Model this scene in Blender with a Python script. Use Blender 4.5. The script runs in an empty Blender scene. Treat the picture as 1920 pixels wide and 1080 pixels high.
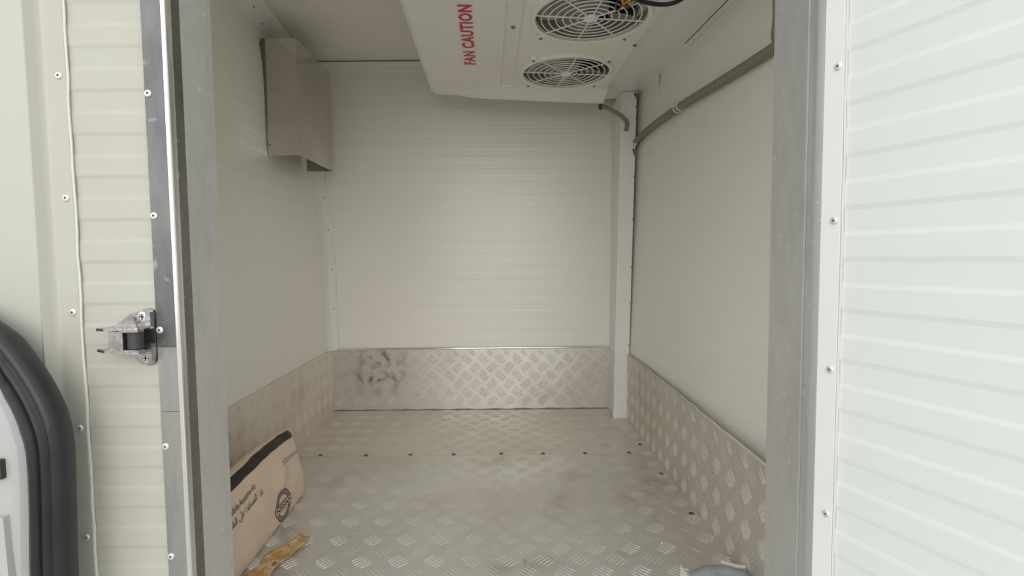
import bpy, math, random
from mathutils import Vector, Matrix, noise, geometry
random.seed(7)
scene = bpy.context.scene
COL = scene.collection

# ------------------------------------------------------------------ camera
PITCH = math.atan(58 / 975.0); ROLL = math.radians(0.55)
cd = bpy.data.cameras.new('camera'); cam = bpy.data.objects.new('camera', cd); COL.objects.link(cam)
cd.sensor_width = 36.0; cd.lens = 36.0 * 975.0 / 1920.0; cd.clip_start = 0.02
fw = Vector((0, math.cos(PITCH), -math.sin(PITCH))); rt = Vector((1, 0, 0)); up = rt.cross(fw)
r2 = rt * math.cos(ROLL) - up * math.sin(ROLL); u2 = up * math.cos(ROLL) + rt * math.sin(ROLL)
cam.matrix_world = Matrix(((r2.x, u2.x, -fw.x, 0), (r2.y, u2.y, -fw.y, 0), (r2.z, u2.z, -fw.z, 0.591), (0, 0, 0, 1)))
scene.camera = cam
# ------------------------------------------------------------------ light: hazy overcast day
world = bpy.data.worlds.new('overcast_sky'); scene.world = world; world.use_nodes = True
bg = world.node_tree.nodes['Background']; bg.inputs[0].default_value = (0.93, 0.97, 1.0, 1); bg.inputs[1].default_value = 1.42
sl = bpy.data.lights.new('hazy_sun', 'SUN'); sl.energy = 1.10; sl.angle = math.radians(48); sl.color = (1.0, 0.975, 0.93)
sun = bpy.data.objects.new('hazy_sun', sl); COL.objects.link(sun)
sun.rotation_euler = Vector((-0.13, 1.0, -0.32)).to_track_quat('-Z', 'Y').to_euler()
sun.location = (-1, -4, 3)
vs = scene.view_settings
vs.view_transform = 'Standard'; vs.look = 'None'; vs.gamma = 1.0; vs.exposure = 0.0; vs.use_curve_mapping = False

# ------------------------------------------------------------------ materials
def mat(name, base, rough=0.5, metal=0.0, var=None, vscale=6.0, vdetail=5.0, lo=0.42, hi=0.62, rvar=0.0,
        bump=0.0, bscale=40.0, stretch=None, spec=0.5, second=None, stain=None):
    m = bpy.data.materials.new(name); m.use_nodes = True
    nt = m.node_tree; N = nt.nodes; L = nt.links; P = N['Principled BSDF']
    P.inputs['Base Color'].default_value = (*base, 1); P.inputs['Roughness'].default_value = rough
    P.inputs['Metallic'].default_value = metal; P.inputs['Specular IOR Level'].default_value = spec
    tc = N.new('ShaderNodeTexCoord'); mp = N.new('ShaderNodeMapping')
    L.new(tc.outputs['Object'], mp.inputs[0])
    if stretch: mp.inputs['Scale'].default_value = stretch
    if var:
        nz = N.new('ShaderNodeTexNoise'); nz.inputs['Scale'].default_value = vscale; nz.inputs['Detail'].default_value = vdetail
        nz.inputs['Roughness'].default_value = 0.65
        L.new(mp.outputs[0], nz.inputs['Vector'])
        cr = N.new('ShaderNodeValToRGB'); cr.color_ramp.elements[0].position = lo; cr.color_ramp.elements[1].position = hi
        cr.color_ramp.elements[0].color = (*base, 1); cr.color_ramp.elements[1].color = (*var, 1)
        L.new(nz.outputs[0], cr.inputs[0]); out = cr.outputs[0]
        if second:
            c2, s2, lo2, hi2 = second
            n2 = N.new('ShaderNodeTexNoise'); n2.inputs['Scale'].default_value = s2; n2.inputs['Detail'].default_value = 6
            L.new(tc.outputs['Object'], n2.inputs['Vector'])
            r_ = N.new('ShaderNodeMapRange'); r_.inputs[1].default_value = lo2; r_.inputs[2].default_value = hi2
            L.new(n2.outputs[0], r_.inputs[0])
            mx = N.new('ShaderNodeMix'); mx.data_type = 'RGBA'; mx.inputs[7].default_value = (*c2, 1)
            L.new(r_.outputs[0], mx.inputs[0]); L.new(out, mx.inputs[6]); out = mx.outputs[2]
        if stain:                                # a scuffed dirty patch: centre, size, colour
            sc, sr, scol = stain
            dv = N.new('ShaderNodeVectorMath'); dv.operation = 'DISTANCE'; dv.inputs[1].default_value = sc
            L.new(tc.outputs['Object'], dv.inputs[0])
            sd = N.new('ShaderNodeMapRange'); sd.inputs[1].default_value = sr; sd.inputs[2].default_value = sr*0.35
            L.new(dv.outputs['Value'], sd.inputs[0])
            sn = N.new('ShaderNodeTexNoise'); sn.inputs['Scale'].default_value = 28; sn.inputs['Detail'].default_value = 5
            L.new(tc.outputs['Object'], sn.inputs['Vector'])
            sm_ = N.new('ShaderNodeMapRange'); sm_.inputs[1].default_value = 0.46; sm_.inputs[2].default_value = 0.66
            L.new(sn.outputs[0], sm_.inputs[0])
            ml = N.new('ShaderNodeMath'); ml.operation = 'MULTIPLY'; L.new(sd.outputs[0], ml.inputs[0]); L.new(sm_.outputs[0], ml.inputs[1])
            m3 = N.new('ShaderNodeMix'); m3.data_type = 'RGBA'; m3.inputs[7].default_value = (*scol, 1)
            L.new(ml.outputs[0], m3.inputs[0]); L.new(out, m3.inputs[6]); out = m3.outputs[2]
        L.new(out, P.inputs['Base Color'])
        if rvar:
            mr = N.new('ShaderNodeMapRange'); mr.inputs[3].default_value = rough - rvar; mr.inputs[4].default_value = rough + rvar
            mr.inputs[1].default_value = 0.3; mr.inputs[2].default_value = 0.7
            L.new(nz.outputs[0], mr.inputs[0]); L.new(mr.outputs[0], P.inputs['Roughness'])
    if bump:
        nb = N.new('ShaderNodeTexNoise'); nb.inputs['Scale'].default_value = bscale; nb.inputs['Detail'].default_value = 3
        L.new(mp.outputs[0], nb.inputs['Vector'])
        bp = N.new('ShaderNodeBump'); bp.inputs['Strength'].default_value = bump; bp.inputs['Distance'].default_value = 0.004
        L.new(nb.outputs[0], bp.inputs['Height']); L.new(bp.outputs[0], P.inputs['Normal'])
    return m
M = {}
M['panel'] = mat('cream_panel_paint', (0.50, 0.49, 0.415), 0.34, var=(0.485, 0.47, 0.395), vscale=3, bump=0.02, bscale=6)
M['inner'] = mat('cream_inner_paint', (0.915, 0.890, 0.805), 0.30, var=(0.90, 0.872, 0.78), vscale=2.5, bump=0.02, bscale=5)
M['door'] = mat('white_door_paint', (0.83, 0.85, 0.81), 0.36, var=(0.81, 0.83, 0.79), vscale=3)
M['trim'] = mat('white_trim_paint', (0.90, 0.90, 0.86), 0.35, var=(0.88, 0.875, 0.82), vscale=9)
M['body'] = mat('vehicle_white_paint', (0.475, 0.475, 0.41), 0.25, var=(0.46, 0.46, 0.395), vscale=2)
M['caulk'] = mat('white_sealant', (0.68, 0.67, 0.60), 0.55, bump=0.3, bscale=60)
M['tread'] = mat('worn_aluminium_tread_plate', (0.76, 0.745, 0.71), 0.42, 0.60, var=(0.71, 0.67, 0.615), vscale=3.2, lo=0.40, hi=0.66, rvar=0.10,
                 bump=0.05, bscale=45, second=((0.45, 0.40, 0.35), 7.0, 0.62, 0.80),
                 stain=((0.0, 0.28, 0.06), 0.62, (0.74, 0.665, 0.58)))
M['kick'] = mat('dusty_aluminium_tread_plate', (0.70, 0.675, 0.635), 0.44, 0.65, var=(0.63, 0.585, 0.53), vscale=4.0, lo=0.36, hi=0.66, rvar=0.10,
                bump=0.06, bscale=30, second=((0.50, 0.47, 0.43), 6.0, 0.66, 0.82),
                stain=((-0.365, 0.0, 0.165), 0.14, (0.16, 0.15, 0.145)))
M['reartread'] = mat('brown_dusted_tread_plate', (0.79, 0.74, 0.67), 0.44, 0.45, var=(0.74, 0.665, 0.585), vscale=4.0, lo=0.36, hi=0.64, rvar=0.10,
                 bump=0.05, bscale=45, second=((0.80, 0.75, 0.66), 9.0, 0.58, 0.75))
M['sidekick'] = mat('brown_dusted_kick_plate', (0.74, 0.675, 0.60), 0.46, 0.42, var=(0.66, 0.58, 0.505), vscale=6.0, lo=0.36, hi=0.66, rvar=0.08,
                 bump=0.06, bscale=30, stretch=(1, 1, 0.35), second=((0.50, 0.46, 0.41), 5.0, 0.60, 0.80))
M['leftkick'] = mat('beige_dusted_kick_plate', (0.86, 0.78, 0.69), 0.46, 0.28, var=(0.77, 0.68, 0.59), vscale=6.0, lo=0.36, hi=0.66, rvar=0.08,
                 bump=0.06, bscale=30, stretch=(1, 1, 0.35), second=((0.55, 0.49, 0.42), 5.0, 0.60, 0.80))
M['bar'] = mat('rubbed_tread_ridges', (0.84, 0.825, 0.79), 0.36, 0.60, var=(0.76, 0.73, 0.68), vscale=5)
M['brownbar'] = mat('dusty_tread_ridges', (0.80, 0.755, 0.69), 0.38, 0.45, var=(0.73, 0.66, 0.58), vscale=5)
M['alu'] = mat('brushed_aluminium_frame', (0.44, 0.44, 0.40), 0.38, 0.8, var=(0.36, 0.36, 0.335), vscale=5, rvar=0.08, stretch=(8, 8, 1.2), bump=0.03, bscale=50,
               second=((0.80, 0.79, 0.76), 90.0, 0.70, 0.78))
M['flangedark'] = mat('dark_reflection_aluminium', (0.245, 0.245, 0.228), 0.36, 0.80, var=(0.165, 0.168, 0.165), vscale=4, rvar=0.08, stretch=(3, 3, 1), bump=0.03, bscale=50,
               second=((0.46, 0.46, 0.45), 60.0, 0.66, 0.78))  # aluminium with dark reflections and angle shading painted into its base colour
M['galv'] = mat('dull_galvanised_jamb', (0.66, 0.655, 0.63), 0.46, 0.4, var=(0.58, 0.575, 0.555), vscale=5, rvar=0.08, stretch=(2.5, 2.5, 1), bump=0.06, bscale=40,
                second=((0.84, 0.83, 0.80), 95.0, 0.66, 0.72))
M['stainless'] = mat('stainless_sheet', (0.60, 0.57, 0.51), 0.20, 0.95, var=(0.52, 0.49, 0.43), vscale=4, rvar=0.05, bump=0.02, bscale=8,
                     second=((0.16, 0.11, 0.08), 60.0, 0.73, 0.77))
M['chrome'] = mat('worn_cast_chrome', (0.55, 0.53, 0.51), 0.26, 0.95, var=(0.36, 0.33, 0.31), vscale=60, rvar=0.1, bump=0.1, bscale=180)
M['polished'] = mat('polished_folded_edge', (0.86, 0.85, 0.82), 0.16, 0.9)
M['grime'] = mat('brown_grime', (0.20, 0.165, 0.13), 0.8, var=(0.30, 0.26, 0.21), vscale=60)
M['rivet'] = mat('aluminium_rivet', (0.80, 0.79, 0.75), 0.35, 0.5)
M['pin'] = mat('dark_rivet_pin', (0.05, 0.045, 0.04), 0.5)
M['screw'] = mat('dull_steel_screw', (0.30, 0.28, 0.25), 0.45, 0.7)
M['rust'] = mat('rusty_floor_screw', (0.12, 0.09, 0.065), 0.7, 0.2, var=(0.2, 0.13, 0.08), vscale=200)
M['rubber'] = mat('black_rubber', (0.022, 0.021, 0.022), 0.42, var=(0.03, 0.028, 0.028), vscale=12)
M['roller'] = mat('dark_roller', (0.045, 0.042, 0.042), 0.5)
M['abs'] = mat('moulded_grey_white_plastic', (0.91, 0.892, 0.82), 0.42, var=(0.89, 0.868, 0.79), vscale=3)
M['grille'] = mat('ivory_grille_plastic', (0.91, 0.90, 0.85), 0.42)
M['dark'] = mat('fan_shade_black', (0.012, 0.011, 0.010), 0.6)
M['coil'] = mat('fan_blade_beige', (0.42, 0.395, 0.34), 0.5, var=(0.32, 0.30, 0.25), vscale=30)
M['sticker'] = mat('white_sticker', (0.86, 0.84, 0.82), 0.4)
M['red'] = mat('red_print', (0.62, 0.012, 0.03), 0.45)
M['hose'] = mat('grey_green_hose', (0.30, 0.275, 0.20), 0.5, var=(0.24, 0.22, 0.16), vscale=160, bump=0.5, bscale=500)
M['brownhose'] = mat('translucent_brown_hose', (0.30, 0.255, 0.18), 0.35, var=(0.22, 0.18, 0.12), vscale=40)
M['clip'] = mat('ivory_clip', (0.72, 0.68, 0.58), 0.45)
M['bag'] = mat('dusty_beige_fabric', (0.82, 0.655, 0.505), 0.62, var=(0.76, 0.595, 0.45), vscale=9, bump=0.25, bscale=14,
               second=((0.84, 0.72, 0.60), 6.0, 0.55, 0.75))
M['zip'] = mat('black_zip_tape', (0.028, 0.022, 0.018), 0.6)
M['ink'] = mat('black_print', (0.03, 0.025, 0.022), 0.6)
M['inkgrey'] = mat('grey_print', (0.27, 0.23, 0.2), 0.6)
M['tape'] = mat('amber_peeled_tape', (0.62, 0.33, 0.11), 0.45, var=(0.80, 0.66, 0.42), vscale=22, lo=0.45, hi=0.6, bump=0.4, bscale=80,
                second=((0.30, 0.15, 0.02), 30.0, 0.58, 0.66))
M['sheet'] = mat('grey_blue_plastic_sheet', (0.42, 0.45, 0.47), 0.35, var=(0.5, 0.52, 0.53), vscale=9)
M['sheetedge'] = mat('white_torn_edge', (0.85, 0.83, 0.72), 0.5)
M['cable'] = mat('black_conduit', (0.015, 0.015, 0.016), 0.4)
M['orange'] = mat('orange_wire', (0.75, 0.30, 0.05), 0.5)
M['yellow'] = mat('green_yellow_wire', (0.45, 0.48, 0.12), 0.5)
M['grey'] = mat('grey_painted_inner_panel', (0.46, 0.47, 0.45), 0.32, var=(0.43, 0.435, 0.415), vscale=4)
M['ground'] = mat('concrete_ground', (0.42, 0.40, 0.37), 0.85, var=(0.36, 0.345, 0.32), vscale=1.5, bump=0.2, bscale=30)
M['core'] = mat('grey_panel_core', (0.6, 0.58, 0.52), 0.7)
M['bit'] = mat('pale_crumb', (0.8, 0.78, 0.72), 0.6)
M['redbit'] = mat('reddish_crumb', (0.45, 0.16, 0.11), 0.6)

# ------------------------------------------------------------------ mesh helpers
def wmat(o):
    m = o.matrix_basis.copy(); p = o.parent
    while p: m = p.matrix_basis @ m; p = p.parent
    return m
def props(o, label=None, cat=None, group=None, kind=None):
    if label: o['label'] = label
    if cat: o['category'] = cat
    if group: o['group'] = group
    if kind: o['kind'] = kind
    return o
def empty(name, loc, label=None, cat=None, rz=0.0, group=None, kind=None):
    o = bpy.data.objects.new(name, None); COL.objects.link(o); o.empty_display_size = 0.03
    o.location = loc; o.rotation_euler = (0, 0, rz)
    o.matrix_basis = Matrix.Translation(loc) @ Matrix.Rotation(rz, 4, 'Z')
    return props(o, label, cat, group, kind)
class MB:
    def __init__(s): s.v = []; s.f = []
    def add(s, vs_, fs):
        b = len(s.v); s.v += [Vector(v) for v in vs_]; s.f += [[i + b for i in f] for f in fs]; return b
    def box(s, x0, x1, y0, y1, z0, z1, m=None):
        v = [Vector(p) for p in ((x0,y0,z0),(x1,y0,z0),(x1,y1,z0),(x0,y1,z0),(x0,y0,z1),(x1,y0,z1),(x1,y1,z1),(x0,y1,z1))]
        if m: v = [m @ p for p in v]
        s.add(v, [(3,2,1,0),(4,5,6,7),(0,1,5,4),(1,2,6,5),(2,3,7,6),(3,0,4,7)]); return s
    def hexa(s, lo, hi):
        s.add(list(lo) + list(hi), [(3,2,1,0),(4,5,6,7),(0,1,5,4),(1,2,6,5),(2,3,7,6),(3,0,4,7)]); return s
    def prism(s, poly, a, b, fn):            # poly: 2-D points, swept from a to b; fn(p, t) -> point
        n = len(poly); v = [fn(p, a) for p in poly] + [fn(p, b) for p in poly]
        s.add(v, [list(range(n))[::-1], list(range(n, 2 * n))] + [(i, (i + 1) % n, n + (i + 1) % n, n + i) for i in range(n)]); return s
    def loft(s, loops, closed=True, caps=True):
        n = len(loops[0]); v = [p for l in loops for p in l]; f = []
        for k in range(len(loops) - 1):
            for i in range(n if closed else n - 1):
                j = (i + 1) % n; f.append((k*n+i, k*n+j, (k+1)*n+j, (k+1)*n+i))
        if caps and closed: f += [list(range(n))[::-1], list(range((len(loops)-1)*n, len(loops)*n))]
        s.add(v, f); return s
    def tube(s, path, r, n=10, caps=True):
        path = [Vector(p) for p in path]; loops = []; prev = None
        for i, p in enumerate(path):
            d = (path[min(i+1, len(path)-1)] - path[max(i-1, 0)]).normalized()
            if prev is None:
                a = Vector((0,0,1)) if abs(d.z) < 0.9 else Vector((1,0,0)); x = d.cross(a).normalized()
            else: x = (prev - d * prev.dot(d)).normalized()
            prev = x; y = d.cross(x); rr = r(i / (len(path)-1)) if callable(r) else r
            loops.append([p + x * (rr * math.cos(2*math.pi*k/n)) + y * (rr * math.sin(2*math.pi*k/n)) for k in range(n)])
        return s.loft(loops, True, caps)
    def lathe(s, prof, c, ax, n=20, caps=True):         # prof: (radius, height along ax)
        ax = Vector(ax).normalized(); a = Vector((0,0,1)) if abs(ax.z) < 0.9 else Vector((1,0,0))
        x = ax.cross(a).normalized(); y = ax.cross(x); c = Vector(c)
        return s.loft([[c + ax*h + x*(r*math.cos(2*math.pi*k/n)) + y*(r*math.sin(2*math.pi*k/n)) for k in range(n)] for r, h in prof], True, caps)
    def torus(s, c, R, r, n=48, m=6):
        c = Vector(c); v = []; f = []
        for i in range(n):
            a = 2*math.pi*i/n
            for k in range(m):
                b = 2*math.pi*k/m
                v.append(c + Vector(((R + r*math.cos(b))*math.cos(a), (R + r*math.cos(b))*math.sin(a), r*math.sin(b))))
        for i in range(n):
            for k in range(m): f.append((i*m+k, ((i+1)%n)*m+k, ((i+1)%n)*m+(k+1)%m, i*m+(k+1)%m))
        s.add(v, f); return s
    def grid(s, nu, nv, fn):
        v = [fn(i/(nu-1), j/(nv-1)) for j in range(nv) for i in range(nu)]
        s.add(v, [(j*nu+i, j*nu+i+1, (j+1)*nu+i+1, (j+1)*nu+i) for j in range(nv-1) for i in range(nu-1)]); return s
    def mesh(s, name, m, smooth=35):
        me = bpy.data.meshes.new(name); me.from_pydata([tuple(v) for v in s.v], [], s.f); me.validate(); me.update()
        if smooth:
            me.shade_smooth(); me.set_sharp_from_angle(angle=math.radians(smooth))
        me.materials.append(m); return me
    def build(s, name, m, parent=None, smooth=35, local=False, **kw):
        if parent is not None:
            if not local:
                inv = wmat(parent).inverted(); s.v = [inv @ v for v in s.v]
            o = bpy.data.objects.new(name, s.mesh(name, m, smooth)); COL.objects.link(o); o.parent = parent
        else:
            lo = [min(v[i] for v in s.v) for i in range(3)]; hi = [max(v[i] for v in s.v) for i in range(3)]
            c = Vector(((lo[0]+hi[0])/2, (lo[1]+hi[1])/2, lo[2])); s.v = [v - c for v in s.v]
            o = bpy.data.objects.new(name, s.mesh(name, m, smooth)); COL.objects.link(o)
            o.location = c; o.matrix_basis = Matrix.Translation(c)
        return props(o, **kw)
def inst(name, me, parent, mw):
    o = bpy.data.objects.new(name, me); COL.objects.link(o)
    if parent is not None:
        o.parent = parent; o.matrix_basis = wmat(parent).inverted() @ mw
    else: o.matrix_basis = mw
    return o
def facing(p, nrm):                          # matrix with local +Z along nrm
    return Matrix.Translation(p) @ Vector(nrm).to_track_quat('Z', 'Y').to_matrix().to_4x4()
def catmull(pts, per=6, closed=False):
    P = [Vector(p) for p in pts]; n = len(P); out = []
    for i in range(n if closed else n - 1):
        if closed: a, b, c, d = P[(i-1)%n], P[i], P[(i+1)%n], P[(i+2)%n]
        else: a, b, c, d = P[max(i-1,0)], P[i], P[i+1], P[min(i+2,n-1)]
        for k in range(per):
            t = k/per
            out.append(0.5*((2*b) + (c-a)*t + (2*a-5*b+4*c-d)*t*t + (3*b-a-3*c+d)*t*t*t))
    if not closed: out.append(P[-1])
    return out
def lerp_tab(t, x):
    if x <= t[0][0]: return t[0][1]
    for (a, b), (c, d) in zip(t, t[1:]):
        if x <= c: return b + (d-b)*(x-a)/(c-a)
    return t[-1][1]
def ribs(z0, z1, ztop, period, step, amp):   # (z, offset) break points of a profiled sheet; raised band hangs from each ztop
    out = [(z0, 0.0)]; k = math.floor((z0 - ztop)/period) - 1; ev = []
    while ztop + k*period < z1 + period:
        zt = ztop + k*period; zb = zt - period*0.5
        ev += [(zb - step, 0.0), (zb, amp), (zt - step, amp), (zt, 0.0)]; k += 1
    ev = [e for e in sorted(ev) if z0 < e[0] < z1]
    if ev: out[0] = (z0, ev[0][1])
    return out + ev + [(z1, ev[-1][1] if ev else 0.0)]
def text_mesh(s, size=1.0, xs=1.0, off=0.0, al='CENTER', res=3, space=1.0):
    cu = bpy.data.curves.new('lettering', 'FONT'); cu.body = s; cu.size = size; cu.align_x = al; cu.align_y = 'CENTER'
    cu.offset = off; cu.resolution_u = res; cu.fill_mode = 'FRONT'; cu.space_character = space
    ob = bpy.data.objects.new('lettering', cu); COL.objects.link(ob)
    dg = bpy.context.evaluated_depsgraph_get(); me = bpy.data.meshes.new_from_object(ob.evaluated_get(dg))
    v = [Vector((p.co.x*xs, p.co.y, 0)) for p in me.vertices]; f = [list(p.vertices) for p in me.polygons]
    bpy.data.objects.remove(ob); bpy.data.curves.remove(cu); bpy.data.meshes.remove(me)
    return v, f

# shared small hardware
b = MB().lathe([(0.0048,0),(0.0050,0.0008),(0.0042,0.0018),(0.0028,0.0022),(0.0017,0.0022),(0.0015,0.0012)], (0,0,0), (0,0,1), 18); RIV = b.mesh('rivet', M['rivet'])
b = MB().lathe([(0.0014,0.0006),(0.0014,0.0016),(0.0004,0.0019)], (0,0,0), (0,0,1), 10); PIN = b.mesh('rivet_pin', M['pin'])
def rivet(parent, p, nrm, scale=1.0):
    o = inst('rivet', RIV, parent, facing(p, nrm) @ Matrix.Scale(scale, 4))
    if parent.parent is None: inst('rivet_pin', PIN, o, wmat(o))
    return o
b = MB().lathe([(0.0062,0),(0.0062,0.0008),(0.0042,0.0012),(0.0040,0.0034),(0.0026,0.0042),(0.0014,0.0030)], (0,0,0), (0,0,1), 14); SCR = b.mesh('screw', M['screw'])
b = MB().lathe([(0.0065,0),(0.0055,0.0018),(0.0025,0.0024),(0.0016,0.0012)], (0,0,0), (0,0,1), 10); FSCR = b.mesh('floor_screw', M['rust'])
b = MB().lathe([(0.0028,0),(0.0026,0.0014),(0.0012,0.0020)], (0,0,0), (0,0,1), 8); TSCR = b.mesh('trim_screw', M['screw'])

# tread plate ridges: five short lens-shaped bars per group, groups turning 90 degrees from one to the next
def bar(mb, c, d, w, n, L, W, H):
    h = L/2; pts = [c - d*h, c - d*h*0.55 - w*W, c + d*h*0.55 - w*W, c + d*h, c + d*h*0.55 + w*W, c - d*h*0.55 + w*W, c - d*h*0.6 + n*H, c + d*h*0.6 + n*H]
    mb.add(pts, [(0,1,6),(1,2,7,6),(2,3,7),(3,4,7),(4,5,6,7),(5,0,6)])
def tread(org, u, v, n, W, Hh, pu=0.071, pv=0.078, ph=(0.02, 0.02), keep=None, skew=0.0):
    mb = MB(); org = Vector(org); u = Vector(u).normalized(); v = Vector(v).normalized(); n = Vector(n).normalized()
    for par in (0, 1):
        j = 0
        while True:
            y = ph[1] + (j + 0.5*par)*pv
            if y > Hh: break
            i = 0
            while True:
                x = ph[0] + (i + 0.5*par)*pu
                if x > W: break
                a = math.radians(45 if par else -45) + skew
                d = u*math.cos(a) + v*math.sin(a); w = n.cross(d)
                for k in range(-2, 3):
                    c = org + u*x + v*y + w*(k*0.0080)
                    L = 0.038 - 0.004*abs(k)
                    cu_, cv_ = (c - org).dot(u), (c - org).dot(v)
                    if 0.014 < cu_ < W - 0.014 and 0.014 < cv_ < Hh - 0.014 and (keep is None or keep(c)):
                        bar(mb, c, d, w, n, L, 0.0016, 0.0014)
                i += 1
            j += 1
    return mb

# ------------------------------------------------------------------ shape of the insulated box
YB = 2.0; YF = 0.722; ZT = 1.32
LP = [(0,-0.702),(0.25,-0.702),(0.6,-0.708),(0.76,-0.719),(0.9,-0.742),(1.1,-0.757),(1.24,-0.775),(1.33,-0.812),(1.5,-0.84)]
def soft(fn, z, w=0.13): return sum(fn(z + w*(k/6.0))*(1 - abs(k)/7.0) for k in range(-6, 7))/7.0
def XL(y, z): return soft(lambda q: lerp_tab(LP, q), z) + (2 - y)*(0.03 + soft(lambda q: max(0, q - 0.9), z)*0.2)
def XR(y, z): return 0.416 + (1.5 - y)*0.0105 + (z/1.165)*(0.068 + (1.5 - y)*0.06)

# ground outside
MB().grid(9, 9, lambda a, c: Vector((-14 + 28*a, -18 + 28*c, -0.72))).build('ground', M['ground'], label='grey concrete ground outside the van', cat='ground', kind='structure')

# floor: two overlapping plates
fl = MB().box(-0.80, 0.62, 0.60, 2.1, -0.06, -0.006).build('floor', M['core'], label='silver five-bar tread plate floor of the cargo box', cat='floor', kind='structure')
SEAM = 1.523
def plate(x0, x1, y0, y1, z0, z1): return MB().box(x0, x1, y0, y1, z0, z1)
pf = plate(-0.72, 0.45, 0.61, SEAM - 0.0012, -0.006, 0.0).build('floor_plate', M['tread'], fl)
pr = plate(-0.74, 0.45, SEAM + 0.0012, 2.0, -0.006, 0.0004).build('floor_plate', M['reartread'], fl)
strip = plate(0.372, 0.426, 0.70, 1.84, 0.0, 0.0022).build('floor_angle', M['tread'], fl)
inb = lambda c: c.x < 0.366
tread((-0.70, 0.63, 0.0), (1,0,0), (0,1,0), (0,0,1), 1.08, SEAM - 0.63, keep=inb, ph=(0.012, 0.0)).build('tread_bars', M['bar'], pf, 0, kind='stuff')
tread((-0.70, SEAM, 0.0004), (1,0,0), (0,1,0), (0,0,1), 1.10, 0.47, keep=inb, ph=(0.03, 0.03)).build('tread_bars', M['brownbar'], pr, 0, kind='stuff')
tread((0.372, 0.72, 0.0022), (1,0,0), (0,1,0), (0,0,1), 0.075, 1.1, ph=(0.026, 0.02)).build('tread_bars', M['bar'], strip, 0, kind='stuff')
for x, y in ((-0.581,1.534),(-0.443,1.529),(-0.31,1.531),(-0.18,1.530),(-0.037,1.532),(0.088,1.530),(0.215,1.530),(0.347,1.531)):
    inst('screw', FSCR, fl, Matrix.Translation((x, y, 0.0004)))
for x, y in ((0.395,1.592),(0.3988,1.373),(0.4045,1.154),(0.398,0.95)):
    inst('screw', FSCR, fl, Matrix.Translation((x, y, 0.0022)))

# walls
def sheet_wall(name, prof, fn, back, m, cols, **kw):
    """profiled inner sheet with a solid back: fn(t, z, off) -> inner point, back(t, z) -> outer point"""
    mb = MB(); nz = len(prof); v = []; f = []
    for z, off in prof: v += [fn(t, z, off) for t in cols]
    n = len(cols)
    for j in range(nz-1):
        for i in range(n-1): f.append((j*n+i, j*n+i+1, (j+1)*n+i+1, (j+1)*n+i))
    b0 = len(v); zs = [prof[0][0], prof[-1][0]]
    for z in zs: v += [back(t, z) for t in cols]
    for i in range(n-1): f.append((b0+i+1, b0+i, b0+n+i, b0+n+i+1))
    for i in range(n-1):
        f.append((i+1, i, b0+i, b0+i+1)); f.append(((nz-1)*n+i, (nz-1)*n+i+1, b0+n+i+1, b0+n+i))
    for e, k in ((0, 0), (n-1, 1)):
        loop = [j*n+e for j in range(nz)] + [b0+n+e, b0+e]; f.append(loop if k == 0 else loop[::-1])
    mb.add(v, f); return mb.build(name, m, smooth=3, **kw)
ip = ribs(-0.05, 1.40, 0.5835, 0.0492, 0.004, 0.0003)
sheet_wall('wall_back', ip, lambda t, z, o: Vector((t, YB - o, z)), lambda t, z: Vector((t, YB + 0.08, z)), M['inner'], [-0.95, -0.3, 0.3, 0.72],
           label='cream ribbed back wall of the cargo box', cat='wall', kind='structure')
ip2 = sorted(set(ip + [(z, 0.0) for z in ()]))
sheet_wall('wall_left', ip, lambda t, z, o: Vector((XL(t, z) + o, t, z)), lambda t, z: Vector((-0.97, t, z)), M['inner'], [YF + (2.04-YF)*k/6 for k in range(7)],
           label='cream left wall of the cargo box bowing outward', cat='wall', kind='structure')
sheet_wall('wall_right', ip, lambda t, z, o: Vector((XR(t, z) - o, t, z)), lambda t, z: Vector((0.74, t, z)), M['inner'], [YF + (2.04-YF)*k/4 for k in range(5)],
           label='cream ribbed right wall of the cargo box beside the post', cat='wall', kind='structure')
rp = [(0.0, 0.0)]
mb = MB(); ys = ribs(0.60, 2.1, 1.7, 0.0492, 0.004, 0.0003); n = len(ys)
v = [Vector((-0.97, y, ZT - o)) for y, o in ys] + [Vector((0.74, y, ZT - o)) for y, o in ys]
mb.add(v, [(i, n+i, n+i+1, i+1) for i in range(n-1)]); mb.box(-0.97, 0.74, 0.60, 2.1, ZT + 0.0004, ZT + 0.08)
mb.build('ceiling', M['inner'], smooth=3, label='cream ceiling of the cargo box', cat='ceiling', kind='structure')

# kick plates
K = 0.240
def kick(name, a, c, inward, label, ph, m='sidekick'):
    a, c = Vector(a), Vector(c); d = (c - a).normalized(); n = Vector(inward); L = (c - a).length
    mb = MB(); t = n*0.004
    q = [a, c, c + t, a + t]
    mb.hexa([p + Vector((0,0,0.0005)) for p in q], [p + Vector((0,0,K)) for p in q])
    o = mb.build(name, M[m], smooth=0, label=label, cat='kick plate', kind='structure')
    tread(a + t + Vector((0,0,0.0)), d, (0,0,1), n, L, K, 0.0655, 0.0655, ph=ph).build('tread_bars', M['bar' if m == 'kick' else 'brownbar'], o, 0, kind='stuff')
    return o
kb = kick('baseboard_back', (-0.700, YB - 0.0045, 0), (0.40, YB - 0.0045, 0), (0,-1,0), 'silver tread plate kick panel along the back wall', (0.03, 0.035), 'kick')
m_ = MB(); m_.tube([(-0.69, YB - 0.0075, K + 0.001), (0.375, YB - 0.0075, K + 0.001)], 0.0042, 14); m_.build('folded_lip', M['polished'], kb, 40)
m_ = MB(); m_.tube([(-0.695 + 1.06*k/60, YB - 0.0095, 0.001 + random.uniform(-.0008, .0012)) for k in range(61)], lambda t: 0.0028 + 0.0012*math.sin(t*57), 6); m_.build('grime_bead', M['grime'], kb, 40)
nl = Vector((1.25, 0.037, 0)).normalized()
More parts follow.
